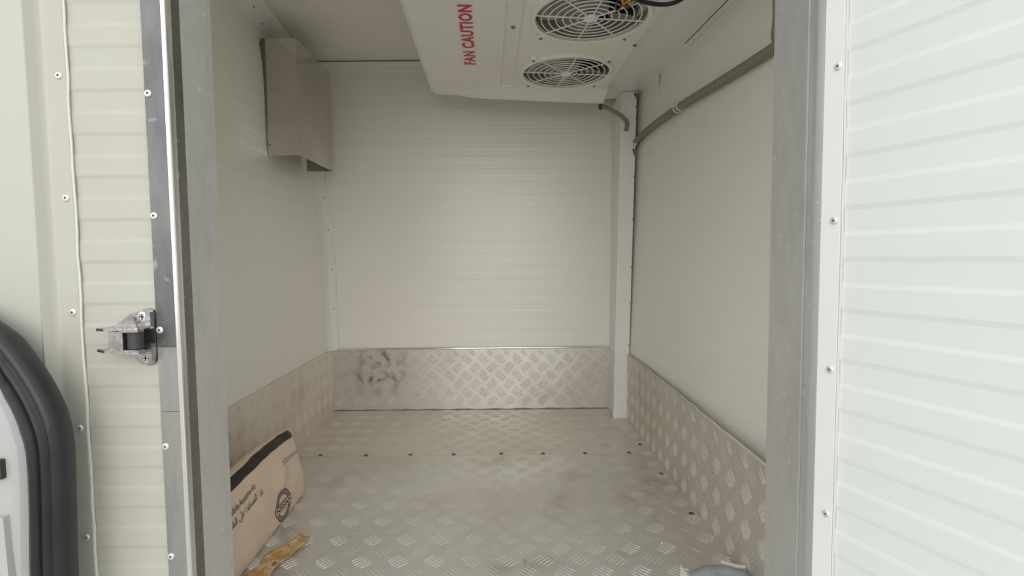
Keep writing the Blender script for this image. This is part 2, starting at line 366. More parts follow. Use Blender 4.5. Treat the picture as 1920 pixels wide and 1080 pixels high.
kl = kick('baseboard_left', (-0.664, YF + 0.002, 0), (-0.7005, YB - 0.009, 0), (nl.x, nl.y, 0), 'silver tread plate kick panel along the left wall behind the beige bag', (0.02, 0.035), 'leftkick')
kr = kick('baseboard_right', (0.4145, YB - 0.009, 0), (0.4235, YF + 0.002, 0), (-1, 0, 0), 'silver tread plate kick panel along the right wall', (0.03, 0.03))
m_ = MB(); m_.tube([(0.4195 + random.uniform(-.001,.001), 1.84 - 1.1*k/30, K + 0.001 + random.uniform(-.001,.001)) for k in range(31)], 0.0025, 6); m_.build('sealant_bead', M['caulk'], kr)
m_ = MB(); m_.tube([(XL(y, K) + 0.002 + random.uniform(-.001,.001), y, K + random.uniform(-.001,.001)) for y in [0.75 + 1.24*k/30 for k in range(31)]], 0.002, 6); m_.build('sealant_bead', M['caulk'], kl)

# corner strips
tr = MB(); loops = []
for k in range(25):
    z = K + (ZT - 0.012 - K)*k/24; x = XL(2.0, z) + 0.001*math.sin(k*1.9)
    loops.append([Vector((x - 0.004, 1.955, z)), Vector((x + 0.0015, 1.952, z)), Vector((x + 0.010, 1.975, z)), Vector((x + 0.030, 1.992, z)), Vector((x + 0.032, 2.001, z)), Vector((x - 0.004, 2.001, z))])
t1 = tr.loft(loops).build('trim_1', M['trim'], smooth=25, label='cream corner strip between the left wall and back wall', cat='trim', kind='structure')
for z in (0.40, 0.55, 0.70, 0.82):
    inst('screw', TSCR, t1, facing((XL(2, z) + 0.021, 1.984, z), (0.6, -0.8, 0)))
tr = MB(); loops = []
for k in range(15):
    y = YF + (1.95 - YF)*k/14; x = XL(y, ZT - 0.03)
    loops.append([Vector((x, y, ZT - 0.042)), Vector((x + 0.004, y, ZT - 0.040)), Vector((x + 0.046, y, ZT - 0.004)), Vector((x + 0.048, y, ZT)), Vector((x - 0.01, y, ZT + 0.004))])
t2 = tr.loft(loops).build('trim_2', M['trim'], smooth=20, label='cream angle strip between the left wall and ceiling', cat='trim', kind='structure')
for y in (1.15, 1.35, 1.5):
    inst('screw', TSCR, t2, facing((XL(y, ZT-.03) + 0.026, y, ZT - 0.022), (0.65, 0, -0.76)))
    inst('screw', TSCR, t2, facing((XL(y, ZT-.03) + 0.012, y + 0.08, ZT - 0.034), (0.65, 0, -0.76)))
cp = [(2.001, ZT - 0.034), (1.9975, ZT - 0.034), (1.9955, ZT - 0.028), (1.993, ZT - 0.012), (1.986, ZT - 0.006), (1.968, ZT - 0.004), (1.966, ZT), (2.001, ZT)]
t3 = MB().prism(cp, -0.80, 0.50, lambda p, t: Vector((t, p[0], p[1]))).build('trim_3', M['trim'], smooth=20, label='pale strip where the back wall meets the ceiling', cat='trim', kind='structure')
MB().box(-0.78, 0.40, 1.9640, 1.967, ZT - 0.0036, ZT - 0.001).build('open_joint', M['grime'], t3, 0)

# post in the back right corner
mb = MB()
def pring(z):
    k = z/1.165
    return [Vector((0.362 + 0.026*k, 1.852, z)), Vector((0.4125 + 0.030*k, 1.852, z)), Vector((0.4135 + 0.044*k, 1.998, z)), Vector((0.374 + 0.012*k, 1.998, z))]
mb.loft([pring(z) for z in (0.004, 0.3, 0.6, 0.9, 1.163)])
po = mb.build('trim_4', M['trim'], smooth=0, label='white boxed post in the back right corner', cat='post', kind='structure')
for z in (1.11, 1.07, 0.995, 0.87, 0.72, 0.55, 0.42, 0.27):
    k = z/1.165; inst('screw', TSCR, po, facing((0.4105 + 0.030*k, 1.851, z), (0,-1,0)))
MB().prism([(0.432,1.156),(0.4395,1.157),(0.4395,1.136),(0.4385,1.142)], 1.8485, 1.852, lambda p, t: Vector((p[0], t, p[1]))).build('torn_gap', M['pin'], po, 0)
MB().prism([(0.428,0.968),(0.4345,0.965),(0.4345,0.942),(0.431,0.949)], 1.8485, 1.852, lambda p, t: Vector((p[0], t, p[1]))).build('torn_gap', M['pin'], po, 0)
MB().prism([(0.355,1.845),(0.372,1.838),(0.41,1.84),(0.418,1.846),(0.412,1.853),(0.36,1.853)], 0.0005, 0.006, lambda p, t: Vector((p[0], p[1], t))).build('foot_flange', M['tread'], po, 0)

# boxed cover between the cooling unit and the right wall
def fpt(y, s): return 0.30 + (XR(y, 1.165) + 0.003 - 0.30)*s
mb = MB(); ysf = [0.73 + (1.93 - 0.73)*k/6 for k in range(7)]
lo = [[Vector((fpt(y, 0), y, 1.160)), Vector((fpt(y, 1) - 0.012, y, 1.166)), Vector((fpt(y, 1), y, 1.163)), Vector((fpt(y, 1), y, ZT)), Vector((fpt(y, 0), y, ZT))] for y in ysf]
fa = mb.loft(lo).build('trim_5', M['trim'], smooth=0, label='white cover panel between the cooling unit and the right wall', cat='trim', kind='structure')
for y in (1.85, 1.665, 1.418):
    MB().box(fpt(y,1) - 0.0035, fpt(y,1) - 0.0005, y - 0.003, y + 0.003, 1.155, 1.175).build('screw', M['screw'], fa, 0)

# ------------------------------------------------------------------ front wall with the doorway
OL, OR_, ZS, ZH = -0.4045, 0.362, -0.012, 1.19
fp = ribs(-0.30, 1.50, 0.8669, 0.0500, 0.0045, 0.0008)
mb = MB()
mb.box(-0.545, OL, 0.6205, YF, -0.30, 1.50); mb.box(OR_, 1.0, 0.6205, YF, -0.30, 1.50)
mb.box(OL, OR_, 0.6205, YF, ZH, 1.50); mb.box(OL, OR_, 0.6205, YF, -0.30, -0.062)
mb.box(-0.97, -0.545, 0.66, YF, -0.30, 1.50)
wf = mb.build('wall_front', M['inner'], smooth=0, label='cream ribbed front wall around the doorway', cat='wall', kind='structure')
def skin(x0, x1):
    s = MB(); n = len(fp); v = [Vector((x0, 0.6203 - o, z)) for z, o in fp] + [Vector((x1, 0.6203 - o, z)) for z, o in fp]
    s.add(v, [(i, n+i, n+i+1, i+1) for i in range(n-1)]); return s
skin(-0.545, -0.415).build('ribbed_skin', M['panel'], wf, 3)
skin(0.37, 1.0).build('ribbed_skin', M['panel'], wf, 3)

# left frame: rivetted flange in three lengths, rounded nose, reveal with a crease
flat = [(-0.4245, 0.6165), (-0.4017, 0.6165), (-0.4017, 0.6206), (-0.4245, 0.6206)]
nose = [(-0.4016, 0.6165)] + [(-0.4016 + 0.0044*math.sin(a), 0.6209 - 0.0044*math.cos(a)) for a in [math.radians(15*k) for k in range(1, 7)]] + [(-0.3974, 0.625), (-0.3976, 0.6285), (-0.4016, 0.6285)]
jl = empty('trim_6', (-0.41, 0.64, -0.06), 'rivetted aluminium frame along the left side of the doorway', 'door frame', kind='structure')
segs = ((-0.06, 0.4090), (0.4096, 0.4875), (0.4881, 1.24))
for z0, z1 in segs:
    fl_ = MB().prism(flat, z0, z1, lambda p, t: Vector((p[0], p[1], t))).build('flange', M['flangedark'] if z0 > 0.45 else M['alu'], jl, 30)  # upper length darker: a dark reflection is painted into its colour
MB().prism(nose, -0.06, 1.24, lambda p, t: Vector((p[0], p[1], t))).build('edge_bead', M['polished'], jl, 30)
MB().prism([(-0.3972, 0.6287), (-0.4004, 0.6500), (-0.4046, 0.6500), (-0.4046, 0.6287)], -0.06, 1.24, lambda p, t: Vector((p[0], p[1], t))).build('reveal_lip', M['flangedark'], jl, 0)  # darker colour paints in the shade of this turned-away face
rev = [(-0.4000, 0.6502), (-0.4040, 0.7235), (-0.4046, 0.7235), (-0.4046, 0.6502)]
MB().prism(rev, -0.06, 1.24, lambda p, t: Vector((p[0], p[1], t))).build('reveal', M['galv'], jl, 0)
for z in (0.0875, 0.2292, 0.3665, 0.5082, 0.6436, 0.7847, 0.925, 1.065): rivet(jl, (-0.4205, 0.6165, z), (0,-1,0), 0.85)
# right frame
jr = empty('trim_7', (0.36, 0.66, -0.06), 'dull metal frame along the right side of the doorway', 'door frame', kind='structure')
MB().prism([(0.3625, 0.7235), (0.3590, 0.7235), (0.3568, 0.6380), (0.3590, 0.6372), (0.3625, 0.6372)], -0.06, 1.24, lambda p, t: Vector((p[0], p[1], t))).build('reveal', M['galv'], jr, 0)
MB().prism([(0.3625, 0.6364), (0.3592, 0.6364), (0.3562, 0.6205), (0.3560, 0.6165), (0.3600, 0.6160), (0.3850, 0.6160), (0.3850, 0.6203), (0.3625, 0.6203)], -0.06, 1.24, lambda p, t: Vector((p[0], p[1], t))).build('flange', M['galv'], jr, 20)
# head and sill of the doorway
MB().box(OL - 0.002, OR_ + 0.002, 0.6165, 0.7235, ZH - 0.004, ZH + 0.03).build('trim_8', M['galv'], smooth=0, label='metal head piece above the doorway', cat='door frame', kind='structure')
MB().box(OL - 0.002, OR_ + 0.002, 0.6165, 0.622, -0.075, 0.0).build('trim_9', M['galv'], smooth=0, label='metal sill piece under the doorway', cat='door frame', kind='structure')

# left corner angle of the front wall, with rivets and sealant
ca = empty('trim_10', (-0.53, 0.62, -0.30), 'cream rivetted angle strip at the far left beside the ribbed panel', 'trim', kind='structure')
ang = [(-0.5145, 0.6166), (-0.5150, 0.6160), (-0.5360, 0.6160), (-0.5400, 0.6140), (-0.5428, 0.6090), (-0.5470, 0.6020), (-0.5500, 0.6030), (-0.5480, 0.6215), (-0.5145, 0.6215)]
MB().prism(ang[::-1], -0.30, 1.50, lambda p, t: Vector((p[0], p[1], t))).build('angle', M['panel'], ca, 40)
MB().tube([(-0.5138 + random.uniform(-.0008,.0008), 0.6175, -0.3 + 1.8*k/70) for k in range(71)], 0.0016, 6).build('sealant_bead', M['caulk'], ca)
for z in (0.114, 0.2545, 0.39, 0.5304, 0.6652, 0.8058, 0.945, 1.085): rivet(ca, (-0.5225, 0.6160, z), (0,-1,0), 0.85)
# lining that turns from the box corner towards the viewer
lin = [(-0.5465, 0.6035), (-0.6050, 0.586), (-0.98, 0.586), (-0.98, 0.66), (-0.5465, 0.66)]
MB().prism(lin, -0.30, 1.50, lambda p, t: Vector((p[0], p[1], t))).build('wall_side', M['body'], smooth=0, label='smooth white lining at the far left edge', cat='wall', kind='structure')

# ------------------------------------------------------------------ right door, swung open towards the viewer
DT = Vector((0.3805, -0.9248, 0)); DN = Vector((-0.9248, -0.3805, 0)); D0 = Vector((0.3165, 0.534, 0)); DW = 0.80
TH = 0.078
dr = empty('door_1', (D0.x, D0.y, -0.03), 'open white ribbed insulated door on the right with edge strip and rivets', 'door', kind='structure')
Z0, Z1 = -0.03, 1.26
def dp(s, t, z): return D0 + DT*s + DN*t + Vector((0, 0, z))
mb = MB(); mb.hexa([dp(0.002,-TH,Z0), dp(DW,-TH,Z0), dp(DW,-0.001,Z0), dp(0.002,-0.001,Z0)], [dp(0.002,-TH,Z1), dp(DW,-TH,Z1), dp(DW,-0.001,Z1), dp(0.002,-0.001,Z1)])
mb.build('door_core', M['door'], dr, 0)
dpz = ribs(Z0 + 0.02, Z1 - 0.02, 0.7630, 0.0500, 0.0050, 0.0008); n = len(dpz)
mb = MB(); mb.add([dp(0.018, -0.0006 + o, z) for z, o in dpz] + [dp(DW - 0.018, -0.0006 + o, z) for z, o in dpz], [(n+i, i, i+1, n+i+1) for i in range(n-1)])
mb.build('ribbed_skin', M['door'], dr, 3)
et = [(0.0222, -0.001), (0.0222, 0.0012), (0.0215, 0.0024), (0.0015, 0.0024), (-0.0005, 0.0006), (-0.0008, -0.028), (0.0022, -0.028), (0.0022, -0.001)]
MB().prism(et, Z0, Z1, lambda p, t: dp(p[0], p[1], t)).build('edge_strip', M['trim'], dr, 30)
MB().prism([(0.0, -0.030), (-0.0008, -0.030), (-0.0012, -TH - 0.001), (0.03, -TH - 0.002), (0.03, -TH + 0.001), (0.004, -TH + 0.001), (0.004, -0.030)], Z0, Z1, lambda p, t: dp(p[0], p[1], t)).build('edge_channel', M['galv'], dr, 30)
MB().tube([dp(0.0228 + random.uniform(-.0006,.0006), 0.0012, Z0 + (Z1-Z0)*k/60) for k in range(61)], 0.0013, 6).build('sealant_bead', M['caulk'], dr)
for z in (0.175, 0.325, 0.4747, 0.624, 0.7735, 0.925, 1.075):
    rivet(dr, dp(0.0155, 0.0024, z), DN, 0.75)

# ------------------------------------------------------------------ vehicle door edge with thick rubber seal, far left
outer = [(-1.05,0.640),(-0.80,0.622),(-0.66,0.597),(-0.58,0.568),(-0.5151,0.5285),(-0.495,0.5083),(-0.4754,0.4782),(-0.461,0.448),(-0.4544,0.4231),(-0.4523,0.3954),(-0.4540,0.3395),(-0.4562,0.2657),(-0.459,0.10),(-0.462,-0.25)]
inner = [(-1.05,0.590),(-0.80,0.572),(-0.665,0.548),(-0.585,0.518),(-0.5189,0.4721),(-0.5043,0.4484),(-0.4972,0.4300),(-0.4942,0.4160),(-0.4915,0.4030),(-0.4906,0.3857),(-0.4914,0.3455),(-0.4954,0.2661),(-0.498,0.10),(-0.501,-0.25)]
SK = 0.56/0.52                                # set back towards the lining, at its true size
oc = catmull([(x*SK - 0.006, 0, 0.591 + (z - 0.591)*SK) for x, z in outer], 5); ic = catmull([(x*SK, 0, 0.591 + (z - 0.591)*SK) for x, z in inner], 5)
prof = [(0.10,-0.014),(0.02,-0.008),(0,0.0),(0.03,0.006),(0.09,0.0115),(0.18,0.0145),(0.26,0.0135),(0.30,0.0090),(0.33,0.0092),(0.38,0.0135),(0.46,0.0160),(0.53,0.0148),(0.565,0.0095),(0.60,0.0096),(0.65,0.0150),(0.76,0.0190),(0.88,0.0165),(0.96,0.0100),(1.0,0.0)]
vd = empty('vehicle_door', (-0.62, 0.54, -0.30), 'vehicle door edge at far left with a thick black rubber seal', 'vehicle door')
loops = [[Vector((o.x + (i.x-o.x)*q, 0.564 - h, o.z + (i.z-o.z)*q)) for q, h in prof] for o, i in zip(oc, ic)]
MB().loft(loops, closed=False).build('rubber_seal', M['rubber'], vd, 60)
# painted shell carrying the seal
poly = [(o.x - 0.026, o.z - 0.020) for o in oc] + [(-1.12, -0.30)]
MB().prism(poly, 0.563, 0.580, lambda p, t: Vector((p[0], t, p[1]))).build('door_shell', M['body'], vd, 30)
# pressed inner panel inside the seal: shallow steps towards a recessed well
def offs(c, d):
    out = []
    for k in range(len(c)):
        t = (c[min(k+1,len(c)-1)] - c[max(k-1,0)]).normalized(); nrm = Vector((t.z, 0, -t.x))
        out.append(c[k] + nrm*d)
    return out
l0 = ic; l1 = offs(ic, 0.007); l2 = offs(ic, 0.012); l3 = offs(ic, 0.018)
lv = [[Vector((p.x, y, p.z)) for p in c] for c, y in ((l0, 0.5625), (l1, 0.5595), (l2, 0.5550), (l3, 0.5530))]
mb = MB(); n = len(ic)
for a in range(3):
    mb.add(lv[a] + lv[a+1], [(i, i+1, n+i+1, n+i) for i in range(n-1)])
mb.add(lv[3] + [Vector((-1.13, 0.553, lv[3][-1].z)), Vector((-1.13, 0.553, lv[3][0].z))], [list(range(n + 2))])
mb.build('inner_panel', M['grey'], vd, 50)
MB().box(-0.58, -0.5520, 0.547, 0.5535, 0.357, 0.378).build('latch_slot', M['pin'], vd, 0)
mb = MB(); mb.hexa([Vector(p) for p in ((-0.605,0.540,0.06),(-0.546,0.546,0.06),(-0.544,0.554,0.06),(-0.605,0.554,0.06))], [Vector(p) for p in ((-0.605,0.542,0.315),(-0.553,0.547,0.315),(-0.551,0.554,0.315),(-0.605,0.554,0.315))])
mb.build('pressed_step', M['grey'], vd, 0)

# ------------------------------------------------------------------ latch keeper with roller on the front panel
kp = empty('latch_keeper', (-0.455, 0.619, 0.467), 'worn chrome latch keeper with a black roller beside the metal frame', 'latch')
YP = 0.6185
base = [(-0.4262,0.532),(-0.4330,0.5345),(-0.4420,0.5325),(-0.4480,0.5265),(-0.4600,0.5140),(-0.4600,0.4850),(-0.4490,0.4735),(-0.4430,0.4680),(-0.4350,0.4660),(-0.4270,0.4700),(-0.4252,0.4800),(-0.4252,0.5220)]
MB().prism(base, YP - 0.004, YP, lambda p, t: Vector((p[0], t, p[1]))).build('base_plate', M['chrome'], kp, 20)
MB().prism([(-0.4252,0.5305),(-0.4310,0.5310),(-0.4315,0.5110),(-0.4252,0.5110)], YP - 0.011, YP - 0.003, lambda p, t: Vector((p[0], t, p[1]))).build('lug', M['chrome'], kp, 20)
MB().prism([(-0.4252,0.4930),(-0.4305,0.4930),(-0.4310,0.4720),(-0.4258,0.4730)], YP - 0.011, YP - 0.003, lambda p, t: Vector((p[0], t, p[1]))).build('lug', M['chrome'], kp, 20)
arm = [(-0.4300, YP - 0.003), (-0.4300, YP - 0.026), (-0.4400, YP - 0.029), (-0.4660, YP - 0.030), (-0.4790, YP - 0.024), (-0.4800, YP - 0.019), (-0.4620, YP - 0.003)]
def armz(z0, z1, tilt, nm):
    lo = [Vector((x, y, z0 + tilt*(-0.43 - x))) for x, y in arm]; hi = [Vector((x, y, z1 + tilt*(-0.43 - x))) for x, y in arm]
    MB().loft([lo, hi]).build(nm, M['chrome'], kp, 20)
armz(0.5115, 0.5145, -0.02, 'arm'); armz(0.4835, 0.4865, 0.06, 'arm')
# fillet from the upper lobe down to the arm
MB().prism([(-0.4450,0.5300),(-0.4640,0.5160),(-0.4740,0.5135),(-0.4400,0.5135)], YP - 0.013, YP - 0.003, lambda p, t: Vector((p[0], t, p[1]))).build('gusset', M['chrome'], kp, 20)
MB().box(-0.4480, -0.4445, YP - 0.030, YP - 0.006, 0.4860, 0.5120).build('upright', M['chrome'], kp, 0)
MB().box(-0.4450, -0.4270, YP - 0.030, YP - 0.020, 0.5090, 0.5118).build('roller_bracket', M['chrome'], kp, 0)
MB().box(-0.4450, -0.4270, YP - 0.030, YP - 0.020, 0.4862, 0.4890).build('roller_bracket', M['chrome'], kp, 0)
MB().lathe([(0.0075,0),(0.0082,0.0008),(0.0080,0.010),(0.0082,0.0182),(0.0076,0.0190)], (-0.4355, YP - 0.022, 0.4894), (0,0,1), 24).build('roller', M['roller'], kp)
MB().box(-0.4640, -0.4490, YP - 0.026, YP - 0.004, 0.4870, 0.5095).build('block', M['chrome'], kp, 0)
MB().box(-0.4492, -0.4478, YP - 0.027, YP - 0.004, 0.4868, 0.5112).build('spacer', M['roller'], kp, 0)
b = MB().lathe([(0.0062,0),(0.0058,0.0016),(0.0036,0.0026),(0.0030,0.0014)], (0,0,0), (0,0,1), 18); KS = b.mesh('screw', M['rivet'])
for p in ((-0.4385, YP - 0.004, 0.5245), (-0.4370, YP - 0.004, 0.4750)):
    o = inst('screw', KS, kp, facing(p, (0,-1,0)))
    x = MB(); x.box(-0.0030, 0.0030, -0.0006, 0.0006, 0.0013, 0.0020); x.box(-0.0006, 0.0006, -0.0030, 0.0030, 0.0013, 0.0020)
    x.v = [wmat(o) @ v for v in x.v]; x.build('cross_slot', M['pin'], o, 0)

# ------------------------------------------------------------------ cooling unit under the ceiling
EY = math.radians(2.4)
ev = empty('cooling_unit', (0.03, 1.5, ZT), 'ceiling cooling unit with two fan grilles and red lettering', 'cooling unit', rz=EY)
B = -0.180                                   # underside, below the ceiling
U0, U1, V0, V1 = -0.286, 0.308, -0.62, 0.318
def rrect(ins, z, r=0.05):
    out = []; u0, u1, v0, v1 = U0 + ins, U1 - ins, V0 + ins, V1 - ins; rr = max(r - ins, 0.004)
    for cx, cy, a0 in ((u1 - rr*0.3, v1 - rr*0.3, 0), (u0 + rr, v1 - rr, 90), (u0 + rr, v0 + rr, 180), (u1 - rr, v0 + rr, 270)):
        q = rr*0.3 if a0 == 0 else rr
        for k in range(7):
            a = math.radians(a0 + 15*k); out.append(Vector((cx + q*math.cos(a), cy + q*math.sin(a), z)))
    return out
fans = ((0.1395, 0.074), (0.1445, -0.284)); FR = 0.1290
bot = rrect(0.016, B); grv = [(-0.052, 0.222), (-0.008, 0.222), (-0.008, -0.58), (-0.052, -0.58)]
pts = [Vector((p.x, p.y)) for p in bot]; edges = [(i, (i+1) % len(bot)) for i in range(len(bot))]
b0 = len(pts); pts += [Vector(p) for p in grv]; edges += [(b0+i, b0+(i+1)%4) for i in range(4)]
NS = 56
for cx, cy in fans:
    b0 = len(pts); pts += [Vector((cx + FR*math.cos(2*math.pi*k/NS), cy + FR*math.sin(2*math.pi*k/NS))) for k in range(NS)]
    edges += [(b0+k, b0+(k+1) % NS) for k in range(NS)]
cv, ce, cf, *_ = geometry.delaunay_2d_cdt(pts, edges, [list(range(len(bot)))], 1, 1e-6)
def inhole(p):
    if -0.052 < p.x < -0.008 and -0.58 < p.y < 0.222: return True
    return any((p.x-a)**2 + (p.y-c)**2 < (FR*0.998)**2 for a, c in fans)
mb = MB(); keep = []
for f in cf:
    c = sum((cv[i] for i in f), Vector((0, 0)))/len(f)
    if not inhole(c): keep.append(list(f)[::-1])
mb.add([Vector((p.x, p.y, B)) for p in cv], keep)
mb.loft([bot, rrect(0.006, B + 0.004), rrect(0.001, B + 0.013), rrect(0, B + 0.028), [p + Vector(((p.x)*0.02, 0, 0)) for p in rrect(0, 0.0)]], True, False)
g = [Vector((x, y, B)) for x, y in grv]; g2 = [Vector((-0.047,0.217,B+0.007)), Vector((-0.013,0.217,B+0.007)), Vector((-0.013,-0.575,B+0.007)), Vector((-0.047,-0.575,B+0.007))]
mb.loft([g, g2], True, False); mb.add(g2, [(0,1,2,3)])
hs = mb.build('housing', M['abs'], ev, 30, local=True)
# drip lip at the back edge, deeper towards the right
mb = MB(); top = []; bt = []
for k in range(13):
    u = -0.20 + (0.300 + 0.20)*k/12; d = 0.030*min(1, (k/12)**0.55*1.0)
    top.append((u, d))
l_ = [[Vector((u, 0.228 + 0.03*(1-min(1,k/4)), B + 0.001)), Vector((u, 0.285, B - d*0.85)), Vector((u, 0.298, B - d)), Vector((u, 0.306, B - d*0.9)), Vector((u, 0.306, B + 0.02))] for k, (u, d) in enumerate(top)]
mb.loft(l_); mb.build('drip_lip', M['abs'], ev, 40, local=True)
# fans
b = MB(); r0 = 0.019
for rr_ in (0.031, 0.0475, 0.064, 0.0805, 0.097, 0.1135): b.torus((0,0,0), rr_, 0.0016, 56, 6)
for k in range(8):
    a = math.radians(45*k + 5); d = Vector((math.cos(a), math.sin(a), 0)); b.tube([d*0.014 + Vector((0,0,-0.001)), d*0.128 + Vector((0,0,-0.001))], 0.0019, 6)
b.lathe([(0.0055,-0.0018),(0.0085,-0.0042),(0.0165,-0.0036),(0.0175,0.001),(0.0055,0.001)], (0,0,0), (0,0,1), 24)
b.lathe([(0.1265,0.006),(0.1270,-0.002),(0.1285,-0.0035),(0.1360,-0.0035),(0.1395,0.0000),(0.1410,0.0058),(0.1265,0.006)], (0,0,0), (0,0,1), 64, False)
for k in range(4):
    a = math.radians(45 + 90*k); c = Vector((math.cos(a), math.sin(a), 0))*0.1485
    b.lathe([(0.0125,0.0058),(0.0120,-0.0020),(0.0095,-0.0034),(0.0,-0.0034)], c, (0,0,1), 16)
GR = b.mesh('fan_grille', M['grille'], 40)
b = MB(); b.loft([[Vector((0.129*math.cos(2*math.pi*k/56), 0.129*math.sin(2*math.pi*k/56), h)) for k in range(56)] for h in (0.0, 0.045)], True, False)
SH = b.mesh('fan_shroud', M['coil'], 40)
b = MB(); b.lathe([(0.1285,0.044),(0.1285,0.050)], (0,0,0), (0,0,1), 56); BK = b.mesh('fan_shade_disc', M['dark'], 40)  # black disc paints in the darkness behind the blades
b = MB()
b.lathe([(0.034,0.008),(0.040,0.012),(0.040,0.044)], (0,0,0), (0,0,1), 24)
for k in range(5):
    a0 = math.radians(72*k + 20); lo = []
    for q in range(6):
        r = 0.036 + 0.086*q/5; w = 0.33 + 0.06*math.sin(q/5*math.pi); tw = 0.012
        lo.append([Vector((r*math.cos(a0 + w*t + 0.05*q), r*math.sin(a0 + w*t + 0.05*q), 0.020 + tw*t)) for t in (-1, -0.3, 0.3, 1)])
    b.loft(lo, False)
FB = b.mesh('fan_blades', M['coil'], 40)
for cx, cy in fans:
    W = wmat(ev) @ Matrix.Translation((cx, cy, B - 0.0055))
    g_ = inst('fan_grille', GR, ev, W)
    inst('fan_shroud', SH, ev, wmat(ev) @ Matrix.Translation((cx, cy, B - 0.0002)))
    inst('fan_shade_disc', BK, ev, wmat(ev) @ Matrix.Translation((cx, cy, B)))
    inst('fan_blades', FB, ev, wmat(ev) @ Matrix.Translation((cx, cy, B)))
    for k in range(4):
        a = math.radians(45 + 90*k); p = W @ (Vector((math.cos(a), math.sin(a), 0))*0.1485 + Vector((0,0,-0.0034)))
        inst('screw', SCR, g_, facing(p, (0,0,-1)) @ Matrix.Scale(0.8, 4))
for u, v_ in ((-0.030, -0.205), (0.292, -0.121)):
    inst('screw', SCR, ev, facing(wmat(ev) @ Vector((u, v_, B + (0.007 if u < 0 else 0))), (0,0,-1)))
# sticker with red lettering
MB().box(-0.162, -0.122, -0.345, 0.036, B - 0.0004, B + 0.0002).build('sticker', M['sticker'], ev, 0, local=True)
tv, tf = text_mesh('FAN CAUTION', 1.0, 1.0, 0.042, space=1.10)
xs = [p.x for p in tv]; ys_ = [p.y for p in tv]
tv = [Vector((-0.1582 + 0.0325*(max(ys_) - p.y)/(max(ys_)-min(ys_)), 0.022 - 0.352*(p.x - min(xs))/(max(xs)-min(xs)), B - 0.0007)) for p in tv]
mb = MB(); mb.add(tv, tf); mb.build('lettering', M['red'], ev, 0, local=True)

# drain hose from the unit into the post
dh = catmull([(0.305,1.822,1.105),(0.318,1.815,1.103),(0.345,1.812,1.090),(0.375,1.815,1.074),(0.398,1.825,1.058),(0.405,1.836,1.045),(0.406,1.858,1.030)], 6)
d_ = empty('drain_hose', (0.35, 1.82, 1.03), 'short brown drain hose from the cooling unit into the corner post', 'hose')
MB().tube(dh, 0.0072, 12).build('tube', M['brownhose'], d_)
MB().lathe([(0.010,0),(0.0105,0.002),(0.0105,0.010),(0.0085,0.012)], (0.306,1.821,1.105), (0.9,-0.3,-0.15), 16).build('collar', M['pin'], d_)
rg = MB().torus((0,0,0), 0.0085, 0.0014, 24, 6).build('ring', M['clip'], d_, local=True)
rg.matrix_basis = wmat(d_).inverted() @ facing((0.4055, 1.850, 1.034), (0,-1,0.2))

# ------------------------------------------------------------------ grey hose along the right wall
hp = []
for y, z in ((1.900,0.988),(1.845,0.992),(1.70,1.001),(1.467,0.998),(1.30,0.990),(1.16,0.982),(1.06,0.977),(0.985,0.976)):
    hp.append((XR(y, z) - 0.0125, y, z))
hp += [(0.474,0.945,0.982),(0.464,0.920,1.000),(0.461,0.915,1.022),(0.466,0.925,1.050),(0.475,0.95,1.085),(0.487,0.985,1.12),(0.492,1.01,1.17)]
hs_ = empty('wall_hose', (0.47, 1.4, 0.97), 'long grey-green braided hose running along the right wall', 'hose')
MB().tube(catmull(hp, 7), 0.0105, 14).build('tube', M['hose'], hs_)
for y in (1.4670, 1.445):
    z = 0.998
    o = MB().torus((0,0,0), 0.0118, 0.0024, 24, 6).build('clip', M['clip'], hs_, local=True)
    o.matrix_basis = wmat(hs_).inverted() @ facing((XR(y, z) - 0.0125, y, z), (0.08, 1, 0.01))
o = MB().box(0.428, 0.4405, 1.838, 1.856, 0.976, 0.984).build('clip', M['clip'], hs_, 0)
inst('screw', TSCR, hs_, facing((XR(1.44, 1.018), 1.44, 1.018), (-1,0,0)))
# joints at the cover panel
m_ = MB(); m_.loft([[Vector((fpt(y,1) - 0.0145 + dx, y, 1.1665 + dz)) for dx, dz in ((0,0),(0,-0.0016),(0.0018,-0.0016),(0.0018,0))] for y in (1.00, 1.2, 1.45)]); m_.build('open_joint', M['pin'], fa, 0)
MB().box(XR(1.665,1.11) - 0.0009, XR(1.665,1.11) + 0.004, 1.6642, 1.6658, 1.09, 1.158).build('wall_joint', M['screw'], fa, 0)

# black cable and coloured wires at the nearer fan
cb = catmull([(0.235,1.075,1.128),(0.245,1.090,1.123),(0.2608,1.105,1.1195),(0.2923,1.122,1.119),(0.333,1.128,1.119),(0.358,1.105,1.120),(0.372,1.07,1.128),(0.38,1.03,1.145)], 7)
c_ = ev
MB().tube(cb, lambda t: 0.0046, 8).build('power_cable', M['cable'], c_)['label'] = 'black corrugated cable hanging by the nearer fan'
for k, (x, y) in enumerate(((0.232,1.150),(0.252,1.146))):
    MB().tube(catmull([(x, y - 0.05, 1.130), (x - 0.004, y - 0.01, 1.1275), (x + 0.001, y + 0.018, 1.1285), (x + 0.006, y + 0.008, 1.1265), (x + 0.012, y - 0.05, 1.128)], 5), 0.0022, 6).build('cable_tie', M['cable'], c_)
MB().tube(catmull([(0.235,1.08,1.130),(0.238,1.12,1.128),(0.243,1.142,1.127),(0.250,1.12,1.128),(0.252,1.08,1.130)], 5), 0.0028, 6).build('wire', M['orange'], c_)
MB().tube(catmull([(0.248,1.08,1.128),(0.252,1.12,1.126),(0.257,1.139,1.125),(0.263,1.12,1.127),(0.266,1.08,1.13)], 5), 0.0028, 6).build('wire', M['yellow'], c_)

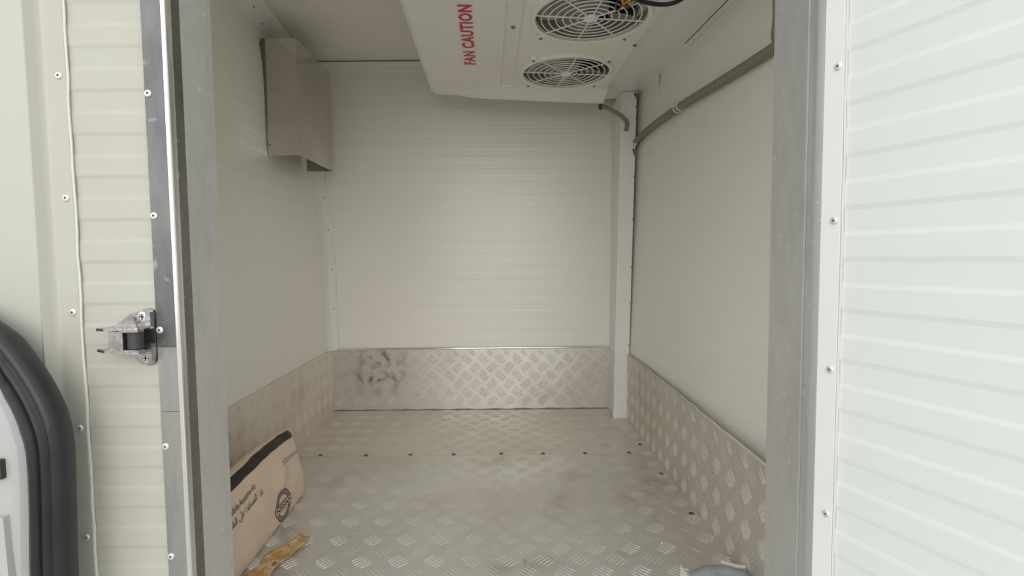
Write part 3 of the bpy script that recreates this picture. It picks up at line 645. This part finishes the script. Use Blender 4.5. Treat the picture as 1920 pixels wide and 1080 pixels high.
# ------------------------------------------------------------------ stainless open-bottomed duct cover on the left wall
dc = empty('duct_cover', (-0.68, 1.7, 0.9), 'stainless steel box cover high on the left wall', 'duct cover')
DX0, DX1, DY0, DY1, DZ0, DZ1 = -0.7275, -0.6315, 1.575, 1.868, 0.9010, 1.2420
t_ = 0.0012
MB().box(DX0, DX1, DY0, DY0 + t_, DZ0, DZ1).build('front_sheet', M['stainless'], dc, 0)
MB().box(DX1 - t_, DX1, DY0 + t_, DY1, DZ0, DZ1).build('side_sheet', M['stainless'], dc, 0)
MB().box(DX0, DX1 - t_, DY0 + t_, DY1, DZ1 - t_, DZ1).build('top_sheet', M['stainless'], dc, 0)
MB().box(DX0 + 0.004, DX1 - t_, DY1 - t_, DY1, DZ0, DZ1 - t_).build('back_sheet', M['stainless'], dc, 0)
MB().prism([(-0.7235, DZ0), (-0.7235, DZ1), (-0.7330, DZ1 - 0.001), (-0.7400, DZ1 - 0.022), (-0.7385, DZ0)], 1.5715, 1.5748, lambda p, t: Vector((p[0], t, p[1]))).build('wall_flange', M['flangedark'], dc, 0)  # darker than the sheets: its dim angled reflection is painted in
for x, z in ((-0.672,1.220),(-0.717,1.19),(-0.724,0.935),(-0.717,0.932)):
    inst('screw', TSCR, dc, facing((x, DY0, z), (0,-1,0)))

# ------------------------------------------------------------------ beige kit bag leaning on the left wall
bg_ = empty('kit_bag', (-0.55, 1.07, 0.0), 'dusty beige soft bag with black zip leaning against the left wall', 'bag')
BY0, BY1 = 0.845, 1.300
sec = catmull([(0.000,0,0.004),(0.003,0,0.030),(-0.003,0,0.080),(-0.014,0,0.125),(-0.026,0,0.158),(-0.040,0,0.170),(-0.060,0,0.163),(-0.080,0,0.130),(-0.088,0,0.070),(-0.084,0,0.010),(-0.070,0,0.0015),(-0.020,0,0.0015)], 5, True)
def bag_x(y): return -0.529 + (1.285 - y)*0.055
def bag_pt(q, y):                             # q: section point
    m = (BY0 + BY1)/2; hl = (BY1 - BY0)/2; e = max(0.0, (abs(y - m) - (hl - 0.035))/0.035); e = min(e, 1.0)
    s = math.sqrt(max(0.0, 1 - e*e*0.92)); cx = -0.045; cz = 0.06
    zq = cz + (q.z - cz)*(1 - (1 - s)*0.35) if q.z > cz else q.z
    sag = 0.010*math.sin((y - BY0)*9.0)*(q.z/0.17)
    return Vector((bag_x(y) + cx + (q.x - cx)*(0.12 + 0.88*s), y, max(zq*(1 - 0.03*math.cos((y-BY0)*11)) + sag*0.35, 0.0008)))
def bag_disp(p):
    w = min(1.0, max(0.0, (p.z - 0.012)/0.05))
    n_ = noise.noise(Vector((p.y*16, p.z*22, 3.1)))*0.0045 + noise.noise(Vector((p.y*38 + p.z*25, p.z*30, 9.0)))*0.0016
    d = math.exp(-(((p.y-1.155)/0.030)**2 + ((p.z-0.100)/0.022)**2))*0.006
    return (n_ + d)*w
rows = [BY0 + (BY1 - BY0)*k/70 for k in range(71)]
loops = []
for y in rows:
    l = []
    for q in sec:
        p = bag_pt(q, y); k_ = bag_disp(p) if q.x > -0.045 else 0.0
        l.append(p + Vector((k_, 0, 0)))
    loops.append(l)
body = MB().loft(loops).build('bag_body', M['bag'], bg_, 60)
fr = sorted([(q.z, q.x) for q in sec if q.x > -0.038 and q.z > 0.004])
def face_pt(y, z, off=0.0009):
    q = Vector((lerp_tab(fr, z), 0, z)); p = bag_pt(q, y); return p + Vector((bag_disp(p) + off, 0, 0.0))
# zip tape along the ridge
zl = []
ri = min(range(len(sec)), key=lambda i: (sec[i].x + 0.026)**2 + (sec[i].z - 0.158)**2)
for k in range(56):
    y = BY0 + 0.01 + (1.287 - BY0)*k/55; row = []
    for i in range(-3, 4):
        f_ = i/3.0*(1 if k < 52 else max(0.15, (55-k)/4)); j = ri + 1 + f_*2.3; a = int(math.floor(j)); t = j - a
        q = sec[a % len(sec)]*(1-t) + sec[(a+1) % len(sec)]*t
        p = bag_pt(q, min(y, BY1 - 0.012)); kk = bag_disp(p)
        drop = 0.0 if k < 50 else 0.0012*(k-50)
        row.append(p + Vector((kk + 0.0014, 0, 0.0016 - drop*0.4)))
    zl.append(row)
MB().loft(zl, False).build('zip', M['zip'], bg_, 60)
def on_face(tv, tf, yc, zc, sy, sz, name, m, slope=0.0, off=0.0012, par=None):
    mb = MB(); mb.add([face_pt(yc + p.x*sy, zc + p.y*sz + slope*p.x*sy, off) for p in tv], tf); return mb.build(name, m, par or bg_, 0)
def sub(v, f):                                # keep text faces fine enough to follow the cloth
    return v, f
tv, tf = text_mesh('Roadside Assistance Kit', 1.0, 0.82, 0.0)
on_face(tv, tf, 0.978, 0.124, 0.0155, 0.0165, 'print_text', M['ink'])
AR = '\uFED6\uFBFE\uFEAE\uFE91\uFEB0\uFEDF\uFE8D'
AR = '\uFED6\uFBFE\uFEAE\uFEC4\uFEDF\uFE8D \uFEF0\uFEE0\uFECB \uFE93\uFEAA\uFECB\uFE8E\uFEB4\uFEE4\uFEDF\uFE8D \uFE93\uFEAA\uFECB'.replace('\uFBFE', '\uFEF3')
tv, tf = text_mesh(AR[::1], 1.0, 0.95, 0.0)
on_face(tv, tf, 0.982, 0.105, 0.0165, 0.0175, 'print_text', M['ink'])
for k in range(2):
    mb = MB(); x = 1.172
    while x < 1.268:
        w = random.uniform(0.002, 0.006); zc = 0.1195 - 0.0055*k - (x - 1.172)*0.02
        mb.add([face_pt(x, zc, .0011), face_pt(x+w, zc, .0011), face_pt(x+w, zc+0.0018, .0011), face_pt(x, zc+0.0018, .0011)], [(0,1,2,3)]); x += w + 0.0012
    mb.build('small_print', M['inkgrey'], bg_, 0)
# round maker's emblem: double ring crossed by a lettered bar
LY, LZ, LR = 1.138, 0.0385, 0.0325
def ring(r0, r1, name, m, off):
    mb = MB(); n = 64; ok = []
    v = []
    for k in range(n):
        a = 2*math.pi*k/n
        for r in (r0, r1): v.append(face_pt(LY + r*math.cos(a)*1.2, LZ + r*math.sin(a), off))
    f = []
    for k in range(n):
        a = 2*math.pi*(k+0.5)/n
        if abs(math.sin(a)*LR) > 0.0095: f.append((2*k, 2*k+1, (2*k+3) % (2*n), (2*k+2) % (2*n)))
    mb.add(v, f); return mb.build(name, m, bg_, 0)
em = ring(0.0225, 0.0325, 'emblem_ring', M['inkgrey'], 0.0010); ring(0.0312, 0.0328, 'emblem_outline', M['ink'], 0.0013); ring(0.0222, 0.0235, 'emblem_outline', M['ink'], 0.0013)
def fquad(mb, y0, y1, z0, z1, off, n=12):
    for k in range(n):
        a, c = y0 + (y1-y0)*k/n, y0 + (y1-y0)*(k+1)/n
        mb.add([face_pt(a, z0, off), face_pt(c, z0, off), face_pt(c, z1, off), face_pt(a, z1, off)], [(0,1,2,3)])
mb = MB(); fquad(mb, LY - 0.045, LY + 0.045, LZ - 0.0078, LZ + 0.0078, 0.0015); mb.build('emblem_bar', M['ink'], bg_, 0)
mb = MB(); fquad(mb, LY - 0.0435, LY + 0.0435, LZ - 0.0064, LZ + 0.0064, 0.0019); mb.build('emblem_bar', M['bag'], bg_, 0)
tv, tf = text_mesh('NISSAN', 1.0, 1.0, 0.02)
xw = max(p.x for p in tv) - min(p.x for p in tv)
on_face(tv, tf, LY, LZ - 0.0002, 0.080/xw, 0.0125, 'emblem_lettering', M['ink'], off=0.0024)

# ------------------------------------------------------------------ loose things on the floor
mb = MB(); N1, N2 = 26, 9; ax = Vector((-0.458 + 0.436, 0, 0))
def tape_pt(a, c):
    y = 0.900 + 0.172*a; xc = -0.486 + 0.040*a + 0.004*math.sin(a*9); w = (0.021 + 0.004*math.sin(a*14) )*(1.0 if a < 0.8 else 1 - (a-0.8)*2.6)
    x = xc + w*(2*c-1) + 0.0015*noise.noise(Vector((a*30, c*9, 0)))
    z = 0.0022 + 0.0042*abs(noise.noise(Vector((a*9, c*4, 5)))) + 0.004*max(0, 2*c-1)**2 + 0.003*max(0, 1-2*c)**2
    return Vector((x, y + (c-0.5)*-0.012, z))
mb.grid(N2, N1, lambda c, a: tape_pt(a, c)); n0 = len(mb.v)
o = mb.build('tape_scrap', M['tape'], smooth=60, label='crinkled amber strip of peeled tape on the floor beside the bag', cat='tape')
sm = o.modifiers.new('thickness', 'SOLIDIFY'); sm.thickness = 0.0008; sm.offset = 1
sh = empty('crumpled_sheet', (0.36, 0.83, 0.002), 'crumpled grey plastic sheet with pale torn edges at the lower right', 'plastic sheet')
def sh_pt(a, c):
    x = 0.312 + 0.098*a; y = 0.745 + (0.150 + 0.010*math.sin(a*3.1))*c
    z = 0.012 + 0.024*c**1.5*(0.75 + 0.25*math.sin(a*math.pi)) + 0.010*noise.noise(Vector((a*3.2, c*3, 2.0)))
    return Vector((x, y, z))
s1 = MB().grid(15, 13, sh_pt).build('sheet', M['sheet'], sh, 60)
s1.modifiers.new('thickness', 'SOLIDIFY').thickness = 0.0012
ed = [sh_pt(0.62 + 0.40*k/8, 1.0) for k in range(9)]
MB().loft([[p + Vector((0,0,0.003)), p + Vector((0.0,0.004,0.0045)), p + Vector((0,0.005,0.001)), p + Vector((0,0.001,-0.001))] for p in ed]).build('torn_edge', M['sheetedge'], sh, 30)
cl = [Vector((0.2985 + 0.012*t, 0.903 - 0.11*t, 0.0)) for t in (0, 0.33, 0.66, 1)]
MB().loft([[p + Vector((-0.0015 - 0.003*k, 0, 0.001)), p + Vector((0.001 + 0.008*k*0.6, 0, 0.002)), p + Vector((0.002 + 0.007*k*0.6, 0, 0.034 - 0.004*k)), p + Vector((-0.0005, 0, 0.037 - 0.004*k))] for k, p in enumerate(cl)]).build('torn_edge', M['sheetedge'], sh, 40)
s2 = MB().grid(6, 5, lambda a, c: Vector((0.300 + 0.022*a, 0.79 + 0.105*c, 0.004 + 0.016*c*(1-a) + 0.012*a))).build('flap', M['sheet'], sh, 60)
s2.modifiers.new('thickness', 'SOLIDIFY').thickness = 0.001
def crumb(x, y, r, m, label):
    mb = MB(); mb.lathe([(r*0.6,0),(r,r*0.3),(r*0.8,r*0.8),(r*0.3,r*1.0)], (0,0,0), (0,0,1), 7)
    mb.v = [Vector((v.x*(1 + 0.5*noise.noise(v*400)) + x, v.y*0.7 + y, v.z + 0.0008)) for v in mb.v]; return mb.build('crumb', m, smooth=0, label=label, cat='crumb')
crumb(0.020, 0.978, 0.0035, M['redbit'], 'tiny reddish crumb on the floor near the bottom edge')
crumb(0.303, 1.035, 0.0028, M['bit'], 'tiny white crumb on the floor left of the crumpled sheet')
crumb(0.296, 1.26, 0.0028, M['bit'], 'tiny white crumb on the floor near the right kick plate')
